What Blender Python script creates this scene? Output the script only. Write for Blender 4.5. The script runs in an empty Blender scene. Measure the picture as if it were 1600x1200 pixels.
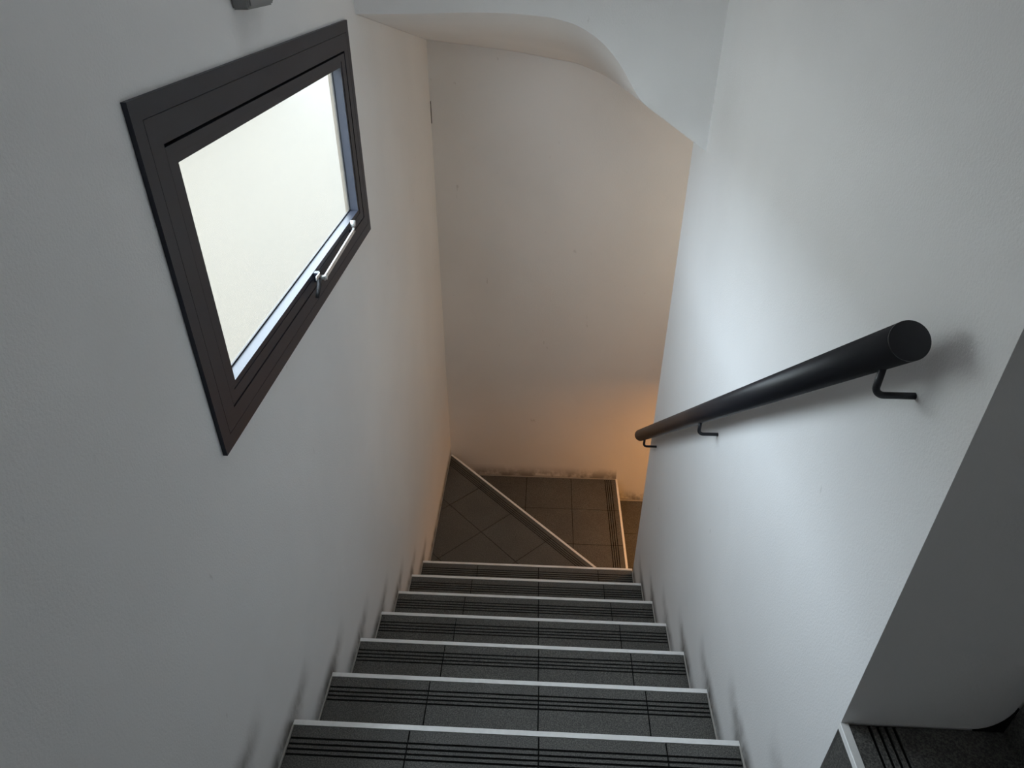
import bpy, bmesh, math, random
from mathutils import Vector, Matrix

S = bpy.context.scene
COL = S.collection
random.seed(7)

# ------------------------------------------------------------------ camera
cam_d = bpy.data.cameras.new('camera')
cam_d.sensor_fit = 'HORIZONTAL'
cam_d.sensor_width = 36.0
cam_d.lens = 1064.57 * 36.0 / 1600.0
cam_d.clip_start = 0.02
cam = bpy.data.objects.new('camera', cam_d)
COL.objects.link(cam)
right = Vector((0.9988, 0.04886, 0.00155))
up = Vector((-0.02785, 0.54272, 0.83945))
fwd = Vector((-0.04017, 0.83849, -0.54343))
m = Matrix((right, up, -fwd)).transposed().to_4x4()
m.translation = Vector((0.5517, -0.8801, 1.5264))
cam.matrix_world = m
S.camera = cam

# ------------------------------------------------------------------ view, sky and lamps
S.view_settings.view_transform = 'Standard'
S.view_settings.look = 'None'
S.view_settings.gamma = 1.0
S.view_settings.use_curve_mapping = False
S.view_settings.exposure = 0.0
S.cycles.max_bounces = 14
S.cycles.diffuse_bounces = 9
S.cycles.transparent_max_bounces = 8
S.cycles.sample_clamp_indirect = 6.0

SKY = 19.5
world = bpy.data.worlds.new('overcast_sky')
S.world = world
world.use_nodes = True
bg = world.node_tree.nodes['Background']
bg.inputs['Color'].default_value = (0.79, 0.895, 1.0, 1)      # even, slightly blue overcast
bg.inputs['Strength'].default_value = SKY


def area(name, loc, direction, sx, sy, energy, color, portal=False):
    d = bpy.data.lights.new(name, 'AREA')
    d.shape = 'RECTANGLE'
    d.size, d.size_y = sx, sy
    d.energy = energy
    d.color = color
    if portal:
        d.cycles.is_portal = True
    o = bpy.data.objects.new(name, d)
    COL.objects.link(o)
    o.location = loc
    o.rotation_euler = Vector(direction).to_track_quat('-Z', 'Y').to_euler()
    return o


area('window_daylight_portal', (-0.085, 0.6, 1.06), (1, 0, 0), 1.20, 0.64, 1, (1, 1, 1), True)
# warm lamp of the lower hall, round the corner at the foot of the stairs
area('warm_hall_lamp', (1.68, 1.85, -0.60), (0, 0, -1), 0.15, 0.15, 7.0, (1.0, 0.40, 0.06))
# added soft fill above the flight, no real source there
area('stairwell_fill', (0.5, 0.32, 2.72), (0, 0, -1), 0.85, 0.9, 2.5, (0.93, 0.97, 1.0))
# paler light from the hall further down, reaching the back wall and the soffit from the right
area('lower_hall_light', (1.95, 1.97, 0.10), (-1, 0, 0.95), 0.35, 0.45, 2.4, (1.0, 0.84, 0.60))


# ------------------------------------------------------------------ materials
class N:
    """tiny node-tree writer"""

    def __init__(self, name):
        self.m = bpy.data.materials.new(name)
        self.m.use_nodes = True
        self.t = self.m.node_tree
        self.b = self.t.nodes['Principled BSDF']
        self.out = self.t.nodes['Material Output']
        self._pos = None

    def n(self, kind, **kw):
        x = self.t.nodes.new(kind)
        for k, v in kw.items():
            setattr(x, k, v)
        return x

    def put(self, sock, v):
        if v is None:
            return
        if isinstance(v, bpy.types.NodeSocket):
            self.t.links.new(v, sock)
        else:
            sock.default_value = v

    def pos(self):
        if self._pos is None:
            g = self.n('ShaderNodeNewGeometry')
            s = self.n('ShaderNodeSeparateXYZ')
            self.t.links.new(g.outputs['Position'], s.inputs[0])
            self._pos = (g.outputs['Position'], s.outputs[0], s.outputs[1], s.outputs[2])
        return self._pos

    def math(self, op, a, b=None, c=None, clamp=False):
        x = self.n('ShaderNodeMath', operation=op)
        x.use_clamp = clamp
        self.put(x.inputs[0], a)
        self.put(x.inputs[1], b)
        self.put(x.inputs[2], c)
        return x.outputs[0]

    def step(self, v, e0, e1):
        """smooth ramp 0..1 as v goes e0 -> e1 (e0 > e1 allowed)"""
        x = self.n('ShaderNodeMapRange', interpolation_type='SMOOTHSTEP')
        self.put(x.inputs['Value'], v)
        if e0 <= e1:
            lo, hi, a, b = e0, e1, 0.0, 1.0
        else:
            lo, hi, a, b = e1, e0, 1.0, 0.0
        x.inputs['From Min'].default_value = lo
        x.inputs['From Max'].default_value = hi
        x.inputs['To Min'].default_value = a
        x.inputs['To Max'].default_value = b
        return x.outputs[0]

    def noise(self, scale, detail=3.0, rough=0.5, stretch=None):
        p = self.pos()[0]
        if stretch:
            v = self.n('ShaderNodeVectorMath', operation='MULTIPLY')
            self.put(v.inputs[0], p)
            v.inputs[1].default_value = stretch
            p = v.outputs[0]
        x = self.n('ShaderNodeTexNoise')
        self.put(x.inputs['Vector'], p)
        x.inputs['Scale'].default_value = scale
        x.inputs['Detail'].default_value = detail
        x.inputs['Roughness'].default_value = rough
        return x.outputs['Fac']

    def mix(self, f, a, b):
        x = self.n('ShaderNodeMix', data_type='RGBA')
        self.put(x.inputs['Factor'], f)
        self.put(x.inputs['A'] if False else x.inputs[6], a)
        self.put(x.inputs[7], b)
        return x.outputs[2]

    def bump(self, h, strength, dist):
        x = self.n('ShaderNodeBump')
        x.inputs['Strength'].default_value = strength
        x.inputs['Distance'].default_value = dist
        self.put(x.inputs['Height'], h)
        self.t.links.new(x.outputs[0], self.b.inputs['Normal'])


def simple(name, col, rough=0.5, metal=0.0, spec=0.5):
    k = N(name)
    k.b.inputs['Base Color'].default_value = (*col, 1)
    k.b.inputs['Roughness'].default_value = rough
    k.b.inputs['Metallic'].default_value = metal
    k.b.inputs['Specular IOR Level'].default_value = spec
    return k


RUN, RISE = 0.24066, 0.17321
WID = 1.03
PAINT = (0.865, 0.862, 0.86)
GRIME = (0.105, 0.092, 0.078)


def wall_paint(name, grime=None):
    k = N(name)
    k.b.inputs['Roughness'].default_value = 0.62
    k.b.inputs['Specular IOR Level'].default_value = 0.25
    cloud = k.noise(2.3, 4)
    base = k.mix(k.step(cloud, 0.3, 0.7), (*PAINT, 1), (PAINT[0] * .955, PAINT[1] * .955, PAINT[2] * .955, 1))
    # small scuffs and scratches rubbed into the paint
    sc = k.noise(34.0, 2, 0.5, (1.0, 1.0, 0.40))
    scuff = k.math('MULTIPLY', k.step(sc, 0.735, 0.80), 0.30)
    base = k.mix(scuff, base, (0.36, 0.34, 0.32, 1))
    P, x, y, z = k.pos()
    if grime == 'stairs':
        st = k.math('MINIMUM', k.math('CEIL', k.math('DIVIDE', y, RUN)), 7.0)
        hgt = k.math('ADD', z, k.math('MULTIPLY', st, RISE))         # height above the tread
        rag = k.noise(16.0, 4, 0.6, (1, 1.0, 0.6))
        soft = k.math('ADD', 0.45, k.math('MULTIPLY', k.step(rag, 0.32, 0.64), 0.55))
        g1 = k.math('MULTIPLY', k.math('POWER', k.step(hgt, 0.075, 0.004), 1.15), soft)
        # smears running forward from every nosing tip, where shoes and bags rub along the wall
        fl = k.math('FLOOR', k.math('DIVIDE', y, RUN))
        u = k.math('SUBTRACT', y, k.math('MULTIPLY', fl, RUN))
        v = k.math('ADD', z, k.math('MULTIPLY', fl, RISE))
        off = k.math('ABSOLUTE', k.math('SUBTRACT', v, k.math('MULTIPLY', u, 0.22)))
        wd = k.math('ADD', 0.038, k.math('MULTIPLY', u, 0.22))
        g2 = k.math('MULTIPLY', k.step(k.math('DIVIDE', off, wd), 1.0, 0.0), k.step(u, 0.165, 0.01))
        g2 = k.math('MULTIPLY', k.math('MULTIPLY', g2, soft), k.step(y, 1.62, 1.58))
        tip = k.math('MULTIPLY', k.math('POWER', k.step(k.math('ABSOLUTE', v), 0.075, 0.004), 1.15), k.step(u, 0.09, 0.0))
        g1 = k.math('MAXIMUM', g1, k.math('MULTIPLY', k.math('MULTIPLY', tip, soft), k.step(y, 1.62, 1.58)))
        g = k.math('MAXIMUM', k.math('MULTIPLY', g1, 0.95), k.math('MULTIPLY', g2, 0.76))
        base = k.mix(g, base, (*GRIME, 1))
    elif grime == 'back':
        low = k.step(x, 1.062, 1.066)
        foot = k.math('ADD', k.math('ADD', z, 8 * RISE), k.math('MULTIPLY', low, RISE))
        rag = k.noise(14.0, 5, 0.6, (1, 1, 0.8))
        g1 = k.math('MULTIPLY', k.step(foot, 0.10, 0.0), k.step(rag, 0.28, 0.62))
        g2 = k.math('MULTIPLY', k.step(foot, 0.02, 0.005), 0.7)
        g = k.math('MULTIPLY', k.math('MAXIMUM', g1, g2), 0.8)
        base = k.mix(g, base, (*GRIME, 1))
    k.put(k.b.inputs['Base Color'], base)
    fine = k.noise(230.0, 3, 0.6)
    wide = k.noise(9.0, 3)
    k.bump(k.math('ADD', fine, k.math('MULTIPLY', wide, 1.6)), 0.22, 0.004)
    return k.m


M_WALL = wall_paint('white_wall_paint')
M_WALLS = wall_paint('white_wall_paint_scuffed_by_steps', 'stairs')
M_WALLB = wall_paint('white_wall_paint_scuffed_low', 'back')


def tile_mat():
    k = N('charcoal_stoneware')
    sp = k.noise(330.0, 2, 0.75)
    cl = k.noise(7.0, 3)
    c = k.mix(k.step(sp, 0.35, 0.72), (0.046, 0.0455, 0.043, 1), (0.185, 0.180, 0.165, 1))
    c = k.mix(k.math('MULTIPLY', k.step(cl, 0.35, 0.7), 0.3), c, (0.060, 0.058, 0.054, 1))
    k.put(k.b.inputs['Base Color'], c)
    k.b.inputs['Roughness'].default_value = 0.52
    k.b.inputs['Specular IOR Level'].default_value = 0.42
    k.bump(sp, 0.35, 0.0012)
    return k.m


def metal_mat():
    k = N('brushed_aluminium')
    br = k.noise(60.0, 3, 0.6, (1, 1, 1))
    k.put(k.b.inputs['Base Color'], k.mix(k.step(br, 0.3, 0.75), (0.97, 0.965, 0.95, 1), (0.90, 0.895, 0.88, 1)))
    k.b.inputs['Metallic'].default_value = 0.08
    k.b.inputs['Roughness'].default_value = 0.35
    return k.m


M_TILE = tile_mat()
M_GROOVE = simple('groove_shade', (0.010, 0.010, 0.010), 0.9, 0, 0.1).m  # shade inside the tile grooves, put into the colour
M_GROUT = simple('black_grout', (0.012, 0.012, 0.012), 0.9, 0, 0.1).m
M_CAULK = simple('pale_joint_sealant', (0.42, 0.40, 0.37), 0.7).m
M_METAL = metal_mat()
M_FRAME = simple('anthracite_frame_paint', (0.019, 0.022, 0.034), 0.42, 0, 0.36).m
M_GASKET = simple('black_rubber_gasket', (0.012, 0.012, 0.014), 0.6).m
M_RAIL = simple('satin_black_paint', (0.011, 0.012, 0.017), 0.42, 0, 0.4).m
M_CHROME = simple('pale_metal', (0.74, 0.74, 0.72), 0.35, 0.6).m
M_BOX = simple('grey_plastic', (0.23, 0.23, 0.23), 0.5).m
M_OUT = simple('outdoor_paving', (0.012, 0.011, 0.009), 0.9).m
M_SKY_BLOCKER = simple('sky_blocker_render', (0.74, 0.71, 0.66), 0.9).m
M_CRACK = simple('dark_crack', (0.02, 0.018, 0.016), 0.9).m


def pane_mat():
    k = N('frosted_glass')
    k.t.nodes.remove(k.b)
    tr = k.n('ShaderNodeBsdfTransparent')
    tr.inputs['Color'].default_value = (0.93, 0.95, 0.95, 1)
    tl = k.n('ShaderNodeBsdfTranslucent')
    sm = k.noise(2.2, 2)
    k.put(tl.inputs['Color'], k.mix(k.step(sm, .3, .7), (0.265, 0.215, 0.15, 1), (0.255, 0.21, 0.15, 1)))
    gl = k.n('ShaderNodeBsdfGlossy')
    gl.inputs['Roughness'].default_value = 0.45
    mx = k.n('ShaderNodeMixShader')
    mx.inputs[0].default_value = 0.13
    k.t.links.new(tr.outputs[0], mx.inputs[1])
    k.t.links.new(tl.outputs[0], mx.inputs[2])
    mx2 = k.n('ShaderNodeMixShader')
    mx2.inputs[0].default_value = 0.03
    k.t.links.new(mx.outputs[0], mx2.inputs[1])
    k.t.links.new(gl.outputs[0], mx2.inputs[2])
    k.t.links.new(mx2.outputs[0], k.out.inputs['Surface'])
    return k.m


M_PANE = pane_mat()


# ------------------------------------------------------------------ mesh helpers
def obj(name, bm, mats, parent=None, smooth=False, kind=None, label=None):
    bmesh.ops.recalc_face_normals(bm, faces=bm.faces)
    me = bpy.data.meshes.new(name)
    bm.to_mesh(me)
    bm.free()
    for mt in (mats if isinstance(mats, (list, tuple)) else [mats]):
        me.materials.append(mt)
    if smooth:
        for p in me.polygons:
            p.use_smooth = True
    o = bpy.data.objects.new(name, me)
    COL.objects.link(o)
    if parent is not None:
        o.parent = parent
    if kind:
        o['kind'] = kind
    if label:
        o['label'] = label
    return o


def empty(name, loc=(0, 0, 0)):
    o = bpy.data.objects.new(name, None)
    o.empty_display_size = 0.1
    o.location = loc
    COL.objects.link(o)
    return o


def tag(o, label, cat, group=None):
    o['label'] = label
    o['category'] = cat
    if group:
        o['group'] = group
    return o


def box(bm, x0, x1, y0, y1, z0, z1, mat=0):
    v = [bm.verts.new(c) for c in ((x0, y0, z0), (x1, y0, z0), (x1, y1, z0), (x0, y1, z0),
                                   (x0, y0, z1), (x1, y0, z1), (x1, y1, z1), (x0, y1, z1))]
    for f in ((0, 3, 2, 1), (4, 5, 6, 7), (0, 1, 5, 4), (1, 2, 6, 5), (2, 3, 7, 6), (3, 0, 4, 7)):
        bm.faces.new([v[i] for i in f]).material_index = mat


def prism(bm, poly, z0, z1, mat=0):
    a = [bm.verts.new((x, y, z0)) for x, y in poly]
    b = [bm.verts.new((x, y, z1)) for x, y in poly]
    n = len(poly)
    bm.faces.new(a[::-1]).material_index = mat
    bm.faces.new(b).material_index = mat
    for i in range(n):
        bm.faces.new((a[i], a[(i + 1) % n], b[(i + 1) % n], b[i])).material_index = mat


def clip(poly, n, c, keep_less=True):
    """keep the side n.p <= c (or >= c) of a convex polygon"""
    out = []
    k = len(poly)
    s = 1 if keep_less else -1
    for i in range(k):
        p, q = poly[i], poly[(i + 1) % k]
        dp = s * (n[0] * p[0] + n[1] * p[1] - c)
        dq = s * (n[0] * q[0] + n[1] * q[1] - c)
        if dp <= 0:
            out.append(p)
        if (dp < 0 < dq) or (dq < 0 < dp):
            t = dp / (dp - dq)
            out.append((p[0] + t * (q[0] - p[0]), p[1] + t * (q[1] - p[1])))
    return out


def polyarea(p):
    return abs(sum(p[i][0] * p[(i + 1) % len(p)][1] - p[(i + 1) % len(p)][0] * p[i][1] for i in range(len(p)))) / 2 if len(p) > 2 else 0


def ring(bm, outer, inner, x0, x1, mat=0):
    """rectangular frame in the y-z plane; outer/inner = (y0, y1, z0, z1)"""
    def quad(r, x):
        y0, y1, z0, z1 = r
        return [bm.verts.new((x, y, z)) for y, z in ((y0, z0), (y1, z0), (y1, z1), (y0, z1))]
    A, B, C, D = quad(outer, x0), quad(outer, x1), quad(inner, x0), quad(inner, x1)
    for i in range(4):
        j = (i + 1) % 4
        for f in ((A[i], A[j], C[j], C[i]), (B[i], D[i], D[j], B[j]), (A[i], B[i], B[j], A[j]), (C[i], C[j], D[j], D[i])):
            bm.faces.new(f).material_index = mat


def tube(bm, pts, r, seg=20, caps=True, radii=None):
    pts = [Vector(p) for p in pts]
    rings = []
    ref = None
    for i, p in enumerate(pts):
        if i == 0:
            d = pts[1] - p
        elif i == len(pts) - 1:
            d = p - pts[i - 1]
        else:
            d = (pts[i + 1] - p).normalized() + (p - pts[i - 1]).normalized()
        d.normalize()
        if ref is None:
            ref = Vector((1, 0, 0)) if abs(d.x) < 0.9 else Vector((0, 1, 0))
        u = (ref - d * ref.dot(d)).normalized()
        w = d.cross(u)
        ref = u
        rr = radii[i] if radii else r
        rings.append([bm.verts.new(p + (u * math.cos(a) + w * math.sin(a)) * rr)
                      for a in (2 * math.pi * k / seg for k in range(seg))])
    for a, b in zip(rings, rings[1:]):
        for k in range(seg):
            bm.faces.new((a[k], a[(k + 1) % seg], b[(k + 1) % seg], b[k]))
    if caps:
        bm.faces.new(rings[0][::-1])
        bm.faces.new(rings[-1])


# ------------------------------------------------------------------ room shell
Y_NEAR, Y_CORE0, Y_CORE1, Y_BACK = -1.29, -0.2586, 1.432, 2.515
FLOOR_Z, TOP_Z, X_END = -2.6, 2.75, 3.0

# left wall with the window opening
bm = bmesh.new()
hy0, hy1, hz0, hz1 = 0.040, 1.155, 0.778, 1.344
bm.free()
bm = bmesh.new()
ring(bm, (Y_NEAR - 0.2, Y_BACK + 0.2, FLOOR_Z, TOP_Z + 0.1), (hy0, hy1, hz0, hz1), -0.062, 0.0)
obj('wall_left', bm, M_WALLS, kind='structure')

bm = bmesh.new()
box(bm, 0.0, X_END, Y_BACK, Y_BACK + 0.2, FLOOR_Z, TOP_Z + 0.1)
wall_back = obj('wall_back', bm, M_WALLB, kind='structure')
bm = bmesh.new()
box(bm, 0.0005, 0.0035, Y_BACK - 0.0012, Y_BACK + 0.0005, 0.80, 0.90)
obj('crack', bm, M_CRACK, wall_back, label='short dark crack in the corner of the back wall')

# right wall: the solid core the stair winds around
bm = bmesh.new()
box(bm, WID, X_END, Y_CORE0, Y_CORE1, FLOOR_Z, TOP_Z + 0.1)
obj('wall_right', bm, M_WALLS, kind='structure')

bm = bmesh.new()
box(bm, 0.0, X_END, Y_NEAR - 0.2, Y_NEAR, FLOOR_Z, TOP_Z + 0.1)
obj('wall_near', bm, M_WALL, kind='structure')
bm = bmesh.new()
box(bm, X_END, X_END + 0.2, Y_NEAR - 0.2, Y_BACK + 0.2, FLOOR_Z, TOP_Z + 0.1)
obj('wall_far_right', bm, M_WALL, kind='structure')
bm = bmesh.new()
box(bm, 0.0, X_END, Y_NEAR, Y_BACK, TOP_Z, TOP_Z + 0.1)
obj('ceiling', bm, M_WALL, kind='structure')

# upper stair soffit with its curved front face, above the foot of the flight
face = [(0.0, 1.2906, 1.3561), (0.1205, 1.2839, 1.3573), (0.2306, 1.2779, 1.3599), (0.3394, 1.2719, 1.3637),
        (0.447, 1.266, 1.362), (0.5539, 1.2602, 1.3536), (0.6254, 1.2563, 1.337), (0.6895, 1.2527, 1.3028),
        (0.7374, 1.2501, 1.2596), (0.7779, 1.2479, 1.2087), (0.7983, 1.2469, 1.1702), (0.8309, 1.245, 1.1341),
        (0.9208, 1.2401, 1.0756), (1.0299, 1.2341, 1.0032)]
back = [(0.0, 1.1598), (0.1982, 1.1379), (0.3862, 1.1158), (0.5895, 1.0831), (0.677, 1.0706), (0.7959, 1.0263),
        (0.9027, 0.9703), (0.9504, 0.9400), (1.0455, 0.915), (1.1765, 0.87), (1.35, 0.79), (1.8, 0.50), (3.0, -0.30)]


def lerp_curve(c, x):
    for (x0, z0), (x1, z1) in zip(c, c[1:]):
        if x <= x1:
            return z0 + (z1 - z0) * (x - x0) / (x1 - x0)
    return c[-1][1]


def smooth_curve(c, x, w):
    return sum(lerp_curve(c, min(max(x + w * t, c[0][0] - 0), c[-1][0])) for t in (-1, -.5, 0, .5, 1)) / 5


fz = [(a, c) for a, b, c in face]
NX, NV = 72, 14
bm = bmesh.new()
grid = []
for i in range(NX + 1):
    x = 1.03 * i / NX
    yf = 1.2906 + (1.2341 - 1.2906) * x / 1.03
    w = 0.018 if 0.05 < x < 0.97 else 0.0
    zf, zb = smooth_curve(fz, x, w), smooth_curve(back, x, w * 2)
    col = []
    for j in range(NV + 1):
        t = j / NV
        y = yf + (Y_BACK - yf) * t
        col.append(bm.verts.new((x, y, zf + (zb - zf) * t)))
    grid.append(col)
tops = []
for i in range(NX + 1):
    a = grid[i][0].co
    tops.append(bm.verts.new((a.x, a.y, TOP_Z)))
for i in range(NX):
    for j in range(NV):
        bm.faces.new((grid[i][j], grid[i][j + 1], grid[i + 1][j + 1], grid[i + 1][j])).smooth = True
    bm.faces.new((grid[i][0], grid[i + 1][0], tops[i + 1], tops[i]))
# close: back, sides and top so that the soffit is one solid
bk = [bm.verts.new((grid[i][NV].co.x, Y_BACK, TOP_Z)) for i in range(NX + 1)]
for i in range(NX):
    bm.faces.new((grid[i][NV], bk[i], bk[i + 1], grid[i + 1][NV]))
    bm.faces.new((tops[i], tops[i + 1], bk[i + 1], bk[i]))
bm.faces.new([grid[0][j] for j in range(NV + 1)] + [bk[0], tops[0]])
bm.faces.new([grid[NX][j] for j in range(NV + 1)] + [bk[NX], tops[NX]])
# split the sharp lower edge of the front face so that it shades crisp
edges = [e for i in range(NX) for e in grid[i][0].link_edges if e.other_vert(grid[i][0]) is grid[i + 1][0]]
bmesh.ops.split_edges(bm, edges=edges)
obj('ceiling_soffit', bm, M_WALL, kind='structure')
# the soffit carries on downwards behind the core
bm = bmesh.new()
prev = None
for x in (1.03, 1.0455, 1.1765, 1.35, 1.8, 2.4, 3.0):
    z = lerp_curve(back, x)
    cur = [bm.verts.new(c) for c in ((x, Y_CORE1, z + 0.12), (x, Y_BACK, z), (x, Y_BACK, TOP_Z), (x, Y_CORE1, TOP_Z))]
    if prev:
        for i in range(4):
            j = (i + 1) % 4
            bm.faces.new((prev[i], prev[j], cur[j], cur[i]))
    else:
        bm.faces.new(cur)
    prev = cur
bm.faces.new(prev[::-1])
obj('ceiling_lower', bm, M_WALL, kind='structure')

# ground outside the window, and an added unseen wall that blocks low sky
bm = bmesh.new()
box(bm, -60.0, -0.062, -40, 60, -1.2, -1.0)
obj('floor_outside', bm, M_OUT, kind='structure')

bm = bmesh.new()
box(bm, -5.6, -5.0, -12, 14, -1.0, 2.0)
obj('wall_sky_blocker', bm, M_SKY_BLOCKER, kind='structure')

# ------------------------------------------------------------------ window
win = empty('window_1', (0, 0, 0))
win['kind'] = 'structure'
OUT = (0.031, 1.1635, 0.769, 1.3526)
SASH = (0.0965, 1.0985, 0.8310, 1.2795)
OPEN = (0.1255, 1.0515, 0.8667, 1.2512)
FX = 0.008


def grow(r, a, b=None, c=None, d=None):
    b = a if b is None else b
    c = a if c is None else c
    d = a if d is None else d
    return (r[0] - a, r[1] + b, r[2] - c, r[3] + d)


FL = (0.058, 1.1365, 0.796, 1.3255)
bm = bmesh.new()
ring(bm, OUT, FL, 0.0002, FX)
frame = obj('frame', bm, M_FRAME, win)
bm = bmesh.new()
ring(bm, grow(FL, -0.0010), grow(SASH, 0.0022, 0.0035, 0.0026, 0.0055), -0.045, FX)
obj('frame_inner', bm, M_FRAME, frame)
bm = bmesh.new()
ring(bm, grow(FL, 0.004), grow(FL, -0.005), 0.0003, 0.0050)
obj('seam_dark_ring', bm, M_GASKET, frame)  # dark ring added behind the seam, puts shade into the gap
bm = bmesh.new()
ring(bm, grow(SASH, 0.0045), grow(OPEN, 0.010), -0.034, -0.0145)
obj('frame_rebate', bm, M_GASKET, frame)
sash = None
bm = bmesh.new()
BEAD = grow(OPEN, 0.0125)
ring(bm, SASH, BEAD, -0.030, FX - 0.001)
sash = obj('sash', bm, M_FRAME, win)
bm = bmesh.new()
ring(bm, grow(BEAD, -0.0007), OPEN, -0.019, FX - 0.0022)
obj('glazing_bead', bm, M_FRAME, sash)
bm = bmesh.new()
ring(bm, grow(OPEN, 0.004), grow(OPEN, -0.0032), -0.0205, -0.0175)
obj('gasket', bm, M_GASKET, sash)
bm = bmesh.new()
box(bm, -0.0265, -0.0206, OPEN[0] - 0.006, OPEN[1] + 0.006, OPEN[2] - 0.006, OPEN[3] + 0.006)
obj('pane', bm, M_PANE, sash, label='bright frosted glass pane')

# the casement stay on the bottom rail
bm = bmesh.new()
V = Vector
d = V((0.0, 0.640 - 0.930, 0.8375 - 0.8480))
bm2 = bm
p0, p1 = V((0.0195, 0.9330, 0.8482)), V((0.0195, 0.6340, 0.8372))
for a, b, hw, th in ((p0, p1, 0.0058, 0.0018),):
    ax = (b - a).normalized()
    sd = V((1, 0, 0)).cross(ax).normalized()
    vs = []
    for q in (a, b):
        for s1 in (-1, 1):
            for s2 in (-1, 1):
                vs.append(bm.verts.new(q + sd * hw * s1 + V((1, 0, 0)) * th * s2))
    for f in ((0, 1, 3, 2), (4, 6, 7, 5), (0, 4, 5, 1), (2, 3, 7, 6), (0, 2, 6, 4), (1, 5, 7, 3)):
        bm.faces.new([vs[i] for i in f])
stay = obj('stay_bar', bm, M_CHROME, win, label='pale metal stay bar')
bm = bmesh.new()
tube(bm, [(0.0175, 0.938, 0.843), (0.0175, 0.940, 0.852), (0.0175, 0.942, 0.858), (0.0175, 0.942, 0.8585), (0.0175, 0.944, 0.8735)],
     0.005, 14, True, [0.0055, 0.0035, 0.0035, 0.0065, 0.0075])
obj('stay_peg', bm, M_CHROME, stay, True)
bm = bmesh.new()
tube(bm, [(0.0065, 0.938, 0.846), (0.0215, 0.938, 0.846)], 0.0045, 12)
obj('peg_mount', bm, M_FRAME, stay, True)
bm = bmesh.new()
tube(bm, [(0.0065, 0.640, 0.8374), (0.0245, 0.640, 0.8374)], 0.0058, 14)
obj('pivot_pin', bm, M_CHROME, stay, True)
for yy in (0.872, 0.80, 0.735):
    bm = bmesh.new()
    tube(bm, [(0.0072, yy, 0.826 + (yy - .735) * .04), (0.0086, yy, 0.826 + (yy - .735) * .04)], 0.0022, 8)
    obj('screw_hole', bm, M_GASKET, stay)
bm = bmesh.new()
box(bm, 0.0070, 0.0185, 0.600, 0.612, 0.842, 0.866)
catch = obj('window_catch', bm, M_FRAME, win)
bm = bmesh.new()
box(bm, 0.0186, 0.0205, 0.578, 0.606, 0.8570, 0.8655)
obj('catch_plate', bm, M_CHROME, catch, label='pale metal catch plate')
bm = bmesh.new()
tube(bm, [(0.0186, 0.600, 0.850), (0.0215, 0.585, 0.842), (0.0225, 0.567, 0.832), (0.0205, 0.560, 0.820)], 0.005, 10, True,
     [0.006, 0.0062, 0.0052, 0.0042])
obj('catch_lever', bm, M_GASKET, catch, True)

# ------------------------------------------------------------------ the staircase
stairs = empty('staircase', (0, 0, 0))
tag(stairs, 'dark tiled winding staircase with aluminium nosings going down between white walls', 'staircase')
T_JOINT = 0.0034
NOSE = 0.0125
GROOVES = [(0.0345, 0.0395), (0.0475, 0.0525), (0.0595, 0.0645), (0.0715, 0.0765)]   # distance behind the nosing line


def dedupe(p):
    out = []
    for q in p:
        if not out or (abs(q[0] - out[-1][0]) + abs(q[1] - out[-1][1])) > 1e-6:
            out.append(q)
    if len(out) > 1 and abs(out[0][0] - out[-1][0]) + abs(out[0][1] - out[-1][1]) < 1e-6:
        out.pop()
    return out


def tile(poly, z, step, n, nose_c):
    """one grooved floor tile; n = direction towards the nosing, nose_c = n.p on the nosing line"""
    cuts = sorted({nose_c - g for gr in GROOVES for g in gr})
    bm = bmesh.new()
    bands = []
    lo = None
    edges = [None] + cuts + [None]
    for a, b in zip(edges, edges[1:]):
        q = poly
        if a is not None:
            q = clip(q, n, a, False)
        if b is not None:
            q = clip(q, n, b, True)
        q = dedupe(q)
        if polyarea(q) < 1e-6:
            continue
        mid = (a if a is not None else b - 1e-3) + 1e-4
        is_g = any(nose_c - g1 - 1e-6 <= mid <= nose_c - g0 for g0, g1 in GROOVES)
        prism(bm, q, z - 0.010, z - (0.0028 if is_g else 0.0), 1 if is_g else 0)
    if not bm.faces:
        bm.free()
        return None
    return obj('tile', bm, [M_TILE, M_GROOVE], step)


def tiles_on(poly, z, step, n, nose_c, joints):
    """split a convex tread polygon along joint lines (normal, offsets) and lay a tile in every cell"""
    cells = [poly]
    for nn, offs in joints:
        for c in offs:
            nxt = []
            for cell in cells:
                for q in (clip(cell, nn, c - T_JOINT / 2, True), clip(cell, nn, c + T_JOINT / 2, False)):
                    q = dedupe(q)
                    if polyarea(q) > 3e-5:
                        nxt.append(q)
            cells = nxt
    for c in cells:
        tile(c, z, step, n, nose_c)


def nosing(a, b, z, step, n):
    """L-shaped aluminium edge strip from a to b (its outer line), n = outward direction"""
    bm = bmesh.new()
    a, b, n = Vector((*a, 0)), Vector((*b, 0)), Vector((*n, 0))
    prof = [(0, -0.011), (0, 0.0005), (-0.001, 0.0012), (-NOSE, 0.0012), (-NOSE, -0.0012), (-0.002, -0.0016), (-0.002, -0.011)]
    A = [bm.verts.new((a.x + n.x * u, a.y + n.y * u, z + v)) for u, v in prof]
    B = [bm.verts.new((b.x + n.x * u, b.y + n.y * u, z + v)) for u, v in prof]
    k = len(prof)
    for i in range(k):
        j = (i + 1) % k
        bm.faces.new((A[i], A[j], B[j], B[i]))
    bm.faces.new(A)
    bm.faces.new(B[::-1])
    return obj('nosing', bm, M_METAL, step)


def step_body(poly, z, depth=0.22):
    bm = bmesh.new()
    prism(bm, poly, z - depth, z - 0.0036)
    return obj('step', bm, M_GROUT, stairs)


def riser(poly, z0, z1, step):
    bm = bmesh.new()
    prism(bm, poly, z0, z1)
    obj('riser_tile', bm, M_TILE, step)


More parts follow.
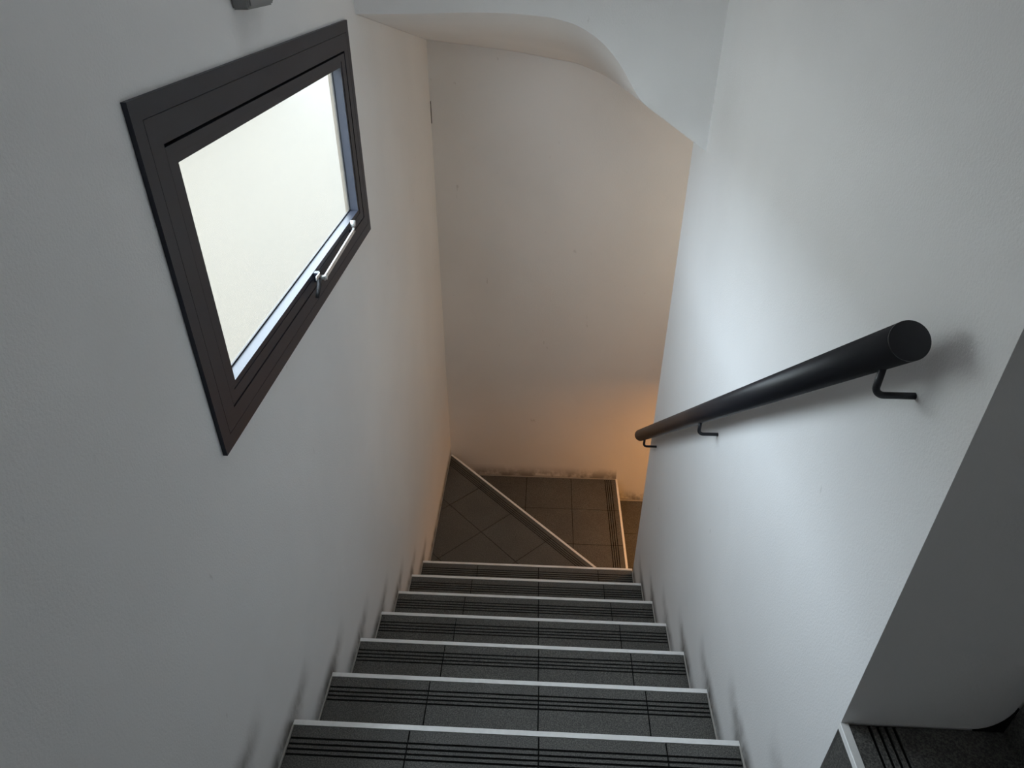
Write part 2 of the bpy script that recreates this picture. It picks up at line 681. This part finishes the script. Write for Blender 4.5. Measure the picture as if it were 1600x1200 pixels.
def caulk(step, x0, x1, y0, y1, z):
    bm = bmesh.new()
    box(bm, x0, x1, y0, y1, z - 0.006, z + 0.0022)
    obj('caulk_line', bm, M_CAULK, step)


XJ = [0.2752, 0.5728, 0.8615]
# straight flight: nosing k lies at y = k*RUN, z = -k*RISE
for k in range(0, 7):
    y1 = k * RUN + 0.006
    y0 = (k - 1) * RUN + 0.006 - 0.010
    z = -k * RISE
    st = step_body([(0.0012, y0 - 0.02), (WID - 0.0012, y0 - 0.02), (WID - 0.0012, y1 - 0.012), (0.0012, y1 - 0.012)], z)
    tiles_on([(0.0062, y0 + 0.001), (WID - 0.0062, y0 + 0.001), (WID - 0.0062, y1 - NOSE - 0.0008), (0.0062, y1 - NOSE - 0.0008)],
             z, st, (0, 1), y1 - 0.006, [((1, 0), XJ)])
    nosing((0.0015, y1), (WID - 0.0015, y1), z, st, (0, 1))
    caulk(st, 0.0005, 0.0045, y0 + 0.002, y1 - NOSE - 0.001, z)
    caulk(st, WID - 0.0045, WID - 0.0005, y0 + 0.002, y1 - NOSE - 0.001, z)
    xs = [0.004] + XJ + [WID - 0.004]
    for a, b in zip(xs, xs[1:]):
        riser([(a + .0016, y1 - 0.0118), (b - .0016, y1 - 0.0118), (b - .0016, y1 - 0.0035), (a + .0016, y1 - 0.0035)], z - RISE + 0.001, z - 0.0115, st)

Y6 = 6 * RUN + 0.006
# first winder, below nosing 6: corner triangle cut by the diagonal nosing
z = -7 * RISE
A, B = (0.002, Y_BACK - 0.004), (WID - 0.002, Y6 + 0.002)
dv = Vector((B[0] - A[0], B[1] - A[1])).normalized()
nv = (-dv.y, dv.x)
nv = nv if nv[0] > 0 else (-nv[0], -nv[1])
cN = nv[0] * A[0] + nv[1] * A[1]
ya = Y6 - 0.012
bodyp = [(0.0012, ya - 0.02), (WID - 0.0012, ya - 0.02), (WID - 0.0012, Y6), (B[0] - 0.006, B[1]), (A[0], A[1] - 0.010)]
full = clip([(0.0012, ya), (WID - 0.0012, ya), (WID - 0.0012, Y_BACK - .002), (0.0012, Y_BACK - .002)], nv, cN - 0.0115)
st = step_body(full, z)
inner = clip([(0.0062, ya + .001), (WID - 0.004, ya + .001), (WID - 0.004, Y_BACK - .004), (0.0062, Y_BACK - .004)], nv, cN - NOSE - 0.0008)
tiles_on(inner, z, st, nv, cN, [(nv, [cN - 0.293, cN - 0.586]), ((dv.x, dv.y), [-1.717, -1.428, -1.140, -0.852, -0.564])])
nosing((A[0] + dv.x * .0135, A[1] + dv.y * .0135), B, z, st, nv)
caulk(st, 0.0005, 0.0045, ya + 0.002, Y_BACK - 0.02, z)
riser([(A[0] + .012 - nv[0] * .0115, A[1] - .012 - nv[1] * .0115), (B[0] - .004 - nv[0] * .0115, B[1] + .004 - nv[1] * .0115),
       (B[0] - .004 - nv[0] * .0035, B[1] + .004 - nv[1] * .0035), (A[0] + .012 - nv[0] * .0035, A[1] - .012 - nv[1] * .0035)],
      z - RISE + .001, z - .0115, st)

# second winder, its nosing along y at x = X8
z = -8 * RISE
X8 = 1.072
rect = [(0.0012, ya), (X8 - 0.012, ya), (X8 - 0.012, Y_BACK - .0015), (0.0012, Y_BACK - .0015)]
st = step_body(clip(rect, nv, cN - 0.03, False), z)
tri = clip([(0.0062, Y_CORE1 + 0.006), (X8 - NOSE - .0008, Y_CORE1 + 0.006), (X8 - NOSE - .0008, Y_BACK - .0065), (0.0062, Y_BACK - .0065)], nv, cN - 0.012, False)
tiles_on(tri, z, st, (1, 0), X8 - 0.006, [((1, 0), [0.1985, 0.4870, 0.7730]), ((0, 1), [1.645, 1.9340, 2.2232])])
nosing((X8, Y_CORE1 + 0.0015), (X8, Y_BACK - 0.0015), z, st, (1, 0))
caulk(st, 0.14, X8 - NOSE, Y_BACK - 0.0048, Y_BACK - 0.0005, z)
riser([(X8 - .0118, Y_CORE1 + .003), (X8 - .0118, Y_BACK - .003), (X8 - .0035, Y_BACK - .003), (X8 - .0035, Y_CORE1 + .003)], z - RISE + .001, z - .0115, st)

# the lower flight, going on to the right behind the core
YJ = [1.645, 1.9250, 2.2062]
for j in range(4):
    z = -(9 + j) * RISE
    x0 = X8 - 0.012 + j * RUN if j == 0 else X8 + j * RUN - 0.004
    x0 = X8 + j * RUN - 0.004 if j else X8 - 0.004
    x1 = X8 + (j + 1) * RUN - 0.004
    st = step_body([(x0 - 0.02, Y_CORE1 + .0012), (x1 - .012, Y_CORE1 + .0012), (x1 - .012, Y_BACK - .0012), (x0 - 0.02, Y_BACK - .0012)], z, 0.25)
    tiles_on([(x0 + .001, Y_CORE1 + .006), (x1 - NOSE - .0008, Y_CORE1 + .006), (x1 - NOSE - .0008, Y_BACK - .013), (x0 + .001, Y_BACK - .013)],
             z, st, (1, 0), x1 + (0.9 if j == 0 else -.006), [((0, 1), YJ)])
    nosing((x1, Y_CORE1 + .0015), (x1, Y_BACK - .0015), z, st, (1, 0))
    caulk(st, x0 + .003, x1 - NOSE - .001, Y_BACK - .0115, Y_BACK - .0005, z)
    riser([(x1 - .0118, Y_CORE1 + .003), (x1 - .0118, Y_BACK - .003), (x1 - .0035, Y_BACK - .003), (x1 - .0035, Y_CORE1 + .003)], z - RISE + .001, z - .0115, st)

# upper winders around the near corner of the core, where the photographer stands
YM = -RUN + 0.006
z = RISE
A2, B2 = (0.002, Y_NEAR + 0.004), (WID - 0.002, Y_CORE0 - 0.002)
dv2 = Vector((B2[0] - A2[0], B2[1] - A2[1])).normalized()
nv2 = (-dv2.y, dv2.x)
nv2 = nv2 if nv2[1] > 0 else (-nv2[0], -nv2[1])
c2 = nv2[0] * A2[0] + nv2[1] * A2[1]
sq = [(0.0012, Y_NEAR + .0012), (WID - .0012, Y_NEAR + .0012), (WID - .0012, YM - .012), (0.0012, YM - .012)]
st = step_body(clip(sq, nv2, c2 - 0.02, False), z, 0.35)
tiles_on(clip([(0.0062, Y_NEAR + .006), (WID - .0062, Y_NEAR + .006), (WID - .0062, YM - NOSE - .0008), (0.0062, YM - NOSE - .0008)], nv2, c2 + 0.001, False),
         z, st, (0, 1), YM - 0.006, [((1, 0), XJ), ((0, 1), [YM - 0.29, YM - 0.58, YM - 0.87])])
nosing((0.0015, YM), (WID - 0.0015, YM), z, st, (0, 1))
riser([(0.004, YM - .0118), (WID - .004, YM - .0118), (WID - .004, YM - .0035), (0.004, YM - .0035)], z - RISE + .001, z - .0115, st)
z = 2 * RISE
st = step_body(clip([(0.0012, Y_NEAR + .0012), (WID + 0.002, Y_NEAR + .0012), (WID + 0.002, Y_CORE0 - .0012), (0.0012, Y_CORE0 - .0012)], nv2, c2 - 0.0115), z, 0.35)
tiles_on(clip([(0.0062, Y_NEAR + .006), (WID + .003, Y_NEAR + .006), (WID + .003, Y_CORE0 - .005), (0.0062, Y_CORE0 - .005)], nv2, c2 - NOSE - .0008),
         z, st, nv2, c2, [(nv2, [c2 - .293, c2 - .586]), ((dv2.x, dv2.y), [-.8, -.51, -.22, .07, .36])])
nosing((A2[0] + dv2.x * .0135, A2[1] + dv2.y * .0135), B2, z, st, nv2)
for j in range(0, 5):
    z = (3 + j) * RISE
    x0 = 1.0275 + j * RUN
    x1 = x0 + RUN
    st = step_body([(x0 + .012, Y_NEAR + .0012), (x1 + .02, Y_NEAR + .0012), (x1 + .02, Y_CORE0 - .0012), (x0 + .012, Y_CORE0 - .0012)], z, 0.5)
    tiles_on([(x0 + NOSE + .0008, Y_NEAR + .006), (x1 + .010, Y_NEAR + .006), (x1 + .010, Y_CORE0 - .004), (x0 + NOSE + .0008, Y_CORE0 - .004)],
             z, st, (-1, 0), -(x0 + .006), [((0, 1), [Y_CORE0 - .285, Y_CORE0 - .575, Y_CORE0 - .865])])
    nosing((x0, Y_NEAR + .0015), (x0, Y_CORE0 - .0015), z, st, (-1, 0))
    ys = [Y_NEAR + .003, Y_CORE0 - .575, Y_CORE0 - .285, Y_CORE0 - .003]
    for a, b in zip(ys, ys[1:]):
        riser([(x0 + .0035, a + .0016), (x0 + .0118, a + .0016), (x0 + .0118, b - .0016), (x0 + .0035, b - .0016)], z - RISE + .001, z - .0115, st)
    if j == 0:
        # dark fillet in the corner where the next riser meets the wall
        bm = bmesh.new()
        arc = [(x1 + 0.0035 - 0.045 + 0.045 * math.sin(a), z + 0.060 - 0.060 * math.cos(a)) for a in [math.pi / 2 * i / 8 for i in range(9)]]
        poly = arc + [(x1 + 0.0035, z - 0.002), (arc[0][0], z - 0.002)]
        a_ = [bm.verts.new((x, Y_CORE0 - 0.004, zz)) for x, zz in poly]
        b_ = [bm.verts.new((x, Y_CORE0 - 0.0005, zz)) for x, zz in poly]
        n_ = len(poly)
        bm.faces.new(a_)
        bm.faces.new(b_[::-1])
        for i in range(n_):
            bm.faces.new((a_[i], b_[i], b_[(i + 1) % n_], a_[(i + 1) % n_]))
        obj('dark_fillet', bm, M_GROUT, st)

# floor slab far below everything
bm = bmesh.new()
box(bm, 0.0, X_END, Y_NEAR, Y_BACK, FLOOR_Z - 0.1, FLOOR_Z)
obj('floor', bm, M_TILE, kind='structure')

# ------------------------------------------------------------------ handrail
rail = empty('handrail', (WID, 0.6, 0.4))
tag(rail, 'black round metal handrail on three bent brackets along the right wall', 'handrail')
bpy.context.view_layer.update()
inv = Matrix.Translation(-rail.location)
RX, RR = 0.978, 0.0243
E0, E1 = Vector((RX, -0.1697, 1.1408)), Vector((RX, 1.4060, -0.191))
ax = (E1 - E0).normalized()


def local(bm):
    bmesh.ops.transform(bm, matrix=inv, verts=bm.verts)
    return bm


bm = bmesh.new()
tube(bm, [E0 + ax * 0.002, E1], RR, 40, True)
o = obj('rail', local(bm), M_RAIL, rail, True)
for p in o.data.polygons:
    if len(p.vertices) > 4:
        p.use_smooth = False
for c, s in ((E0, -1), (E1, 1)):
    bm = bmesh.new()
    tube(bm, [c - ax * s * 0.001, c + ax * s * 0.0009], RR, 40, True, [RR * 1.001, RR * 1.001])
    obj('end_cap', local(bm), M_RAIL, rail)
slope = ax.z / ax.y
for yb, zb in ((-0.1362, 1.0429), (0.5927, 0.4300), (1.3103, -0.1745)):
    zr = E0.z + (yb - E0.y) * slope - RR / ax.y * 0.9
    r = 0.0046
    br = 0.013
    pts = [Vector((WID - 0.0005, yb, zb))]
    cx, cz = RX + br, zb + br
    for i in range(9):
        a = math.pi / 2 * i / 8
        pts.append(Vector((cx - br * math.sin(a), yb, cz - br * math.cos(a))))
    pts.append(Vector((RX, yb, zr)))
    bm = bmesh.new()
    tube(bm, pts, r, 16, True)
    obj('bracket', local(bm), M_RAIL, rail, True)

# ------------------------------------------------------------------ grey box above the window
fx = empty('wall_box', (0.0, 0.515, 1.428))
tag(fx, 'small grey box fixed on left wall above window, cut by top edge', 'wall box')
bm = bmesh.new()
box(bm, 0.0005, 0.030, -0.072, 0.051, 0.0, 0.10)
bmesh.ops.bevel(bm, geom=[e for e in bm.edges], offset=0.003, segments=2, affect='EDGES')
obj('housing', bm, M_BOX, fx)
bm = bmesh.new()
box(bm, 0.0302, 0.0325, -0.066, 0.045, 0.006, 0.094)
obj('front_cover', bm, M_BOX, fx)
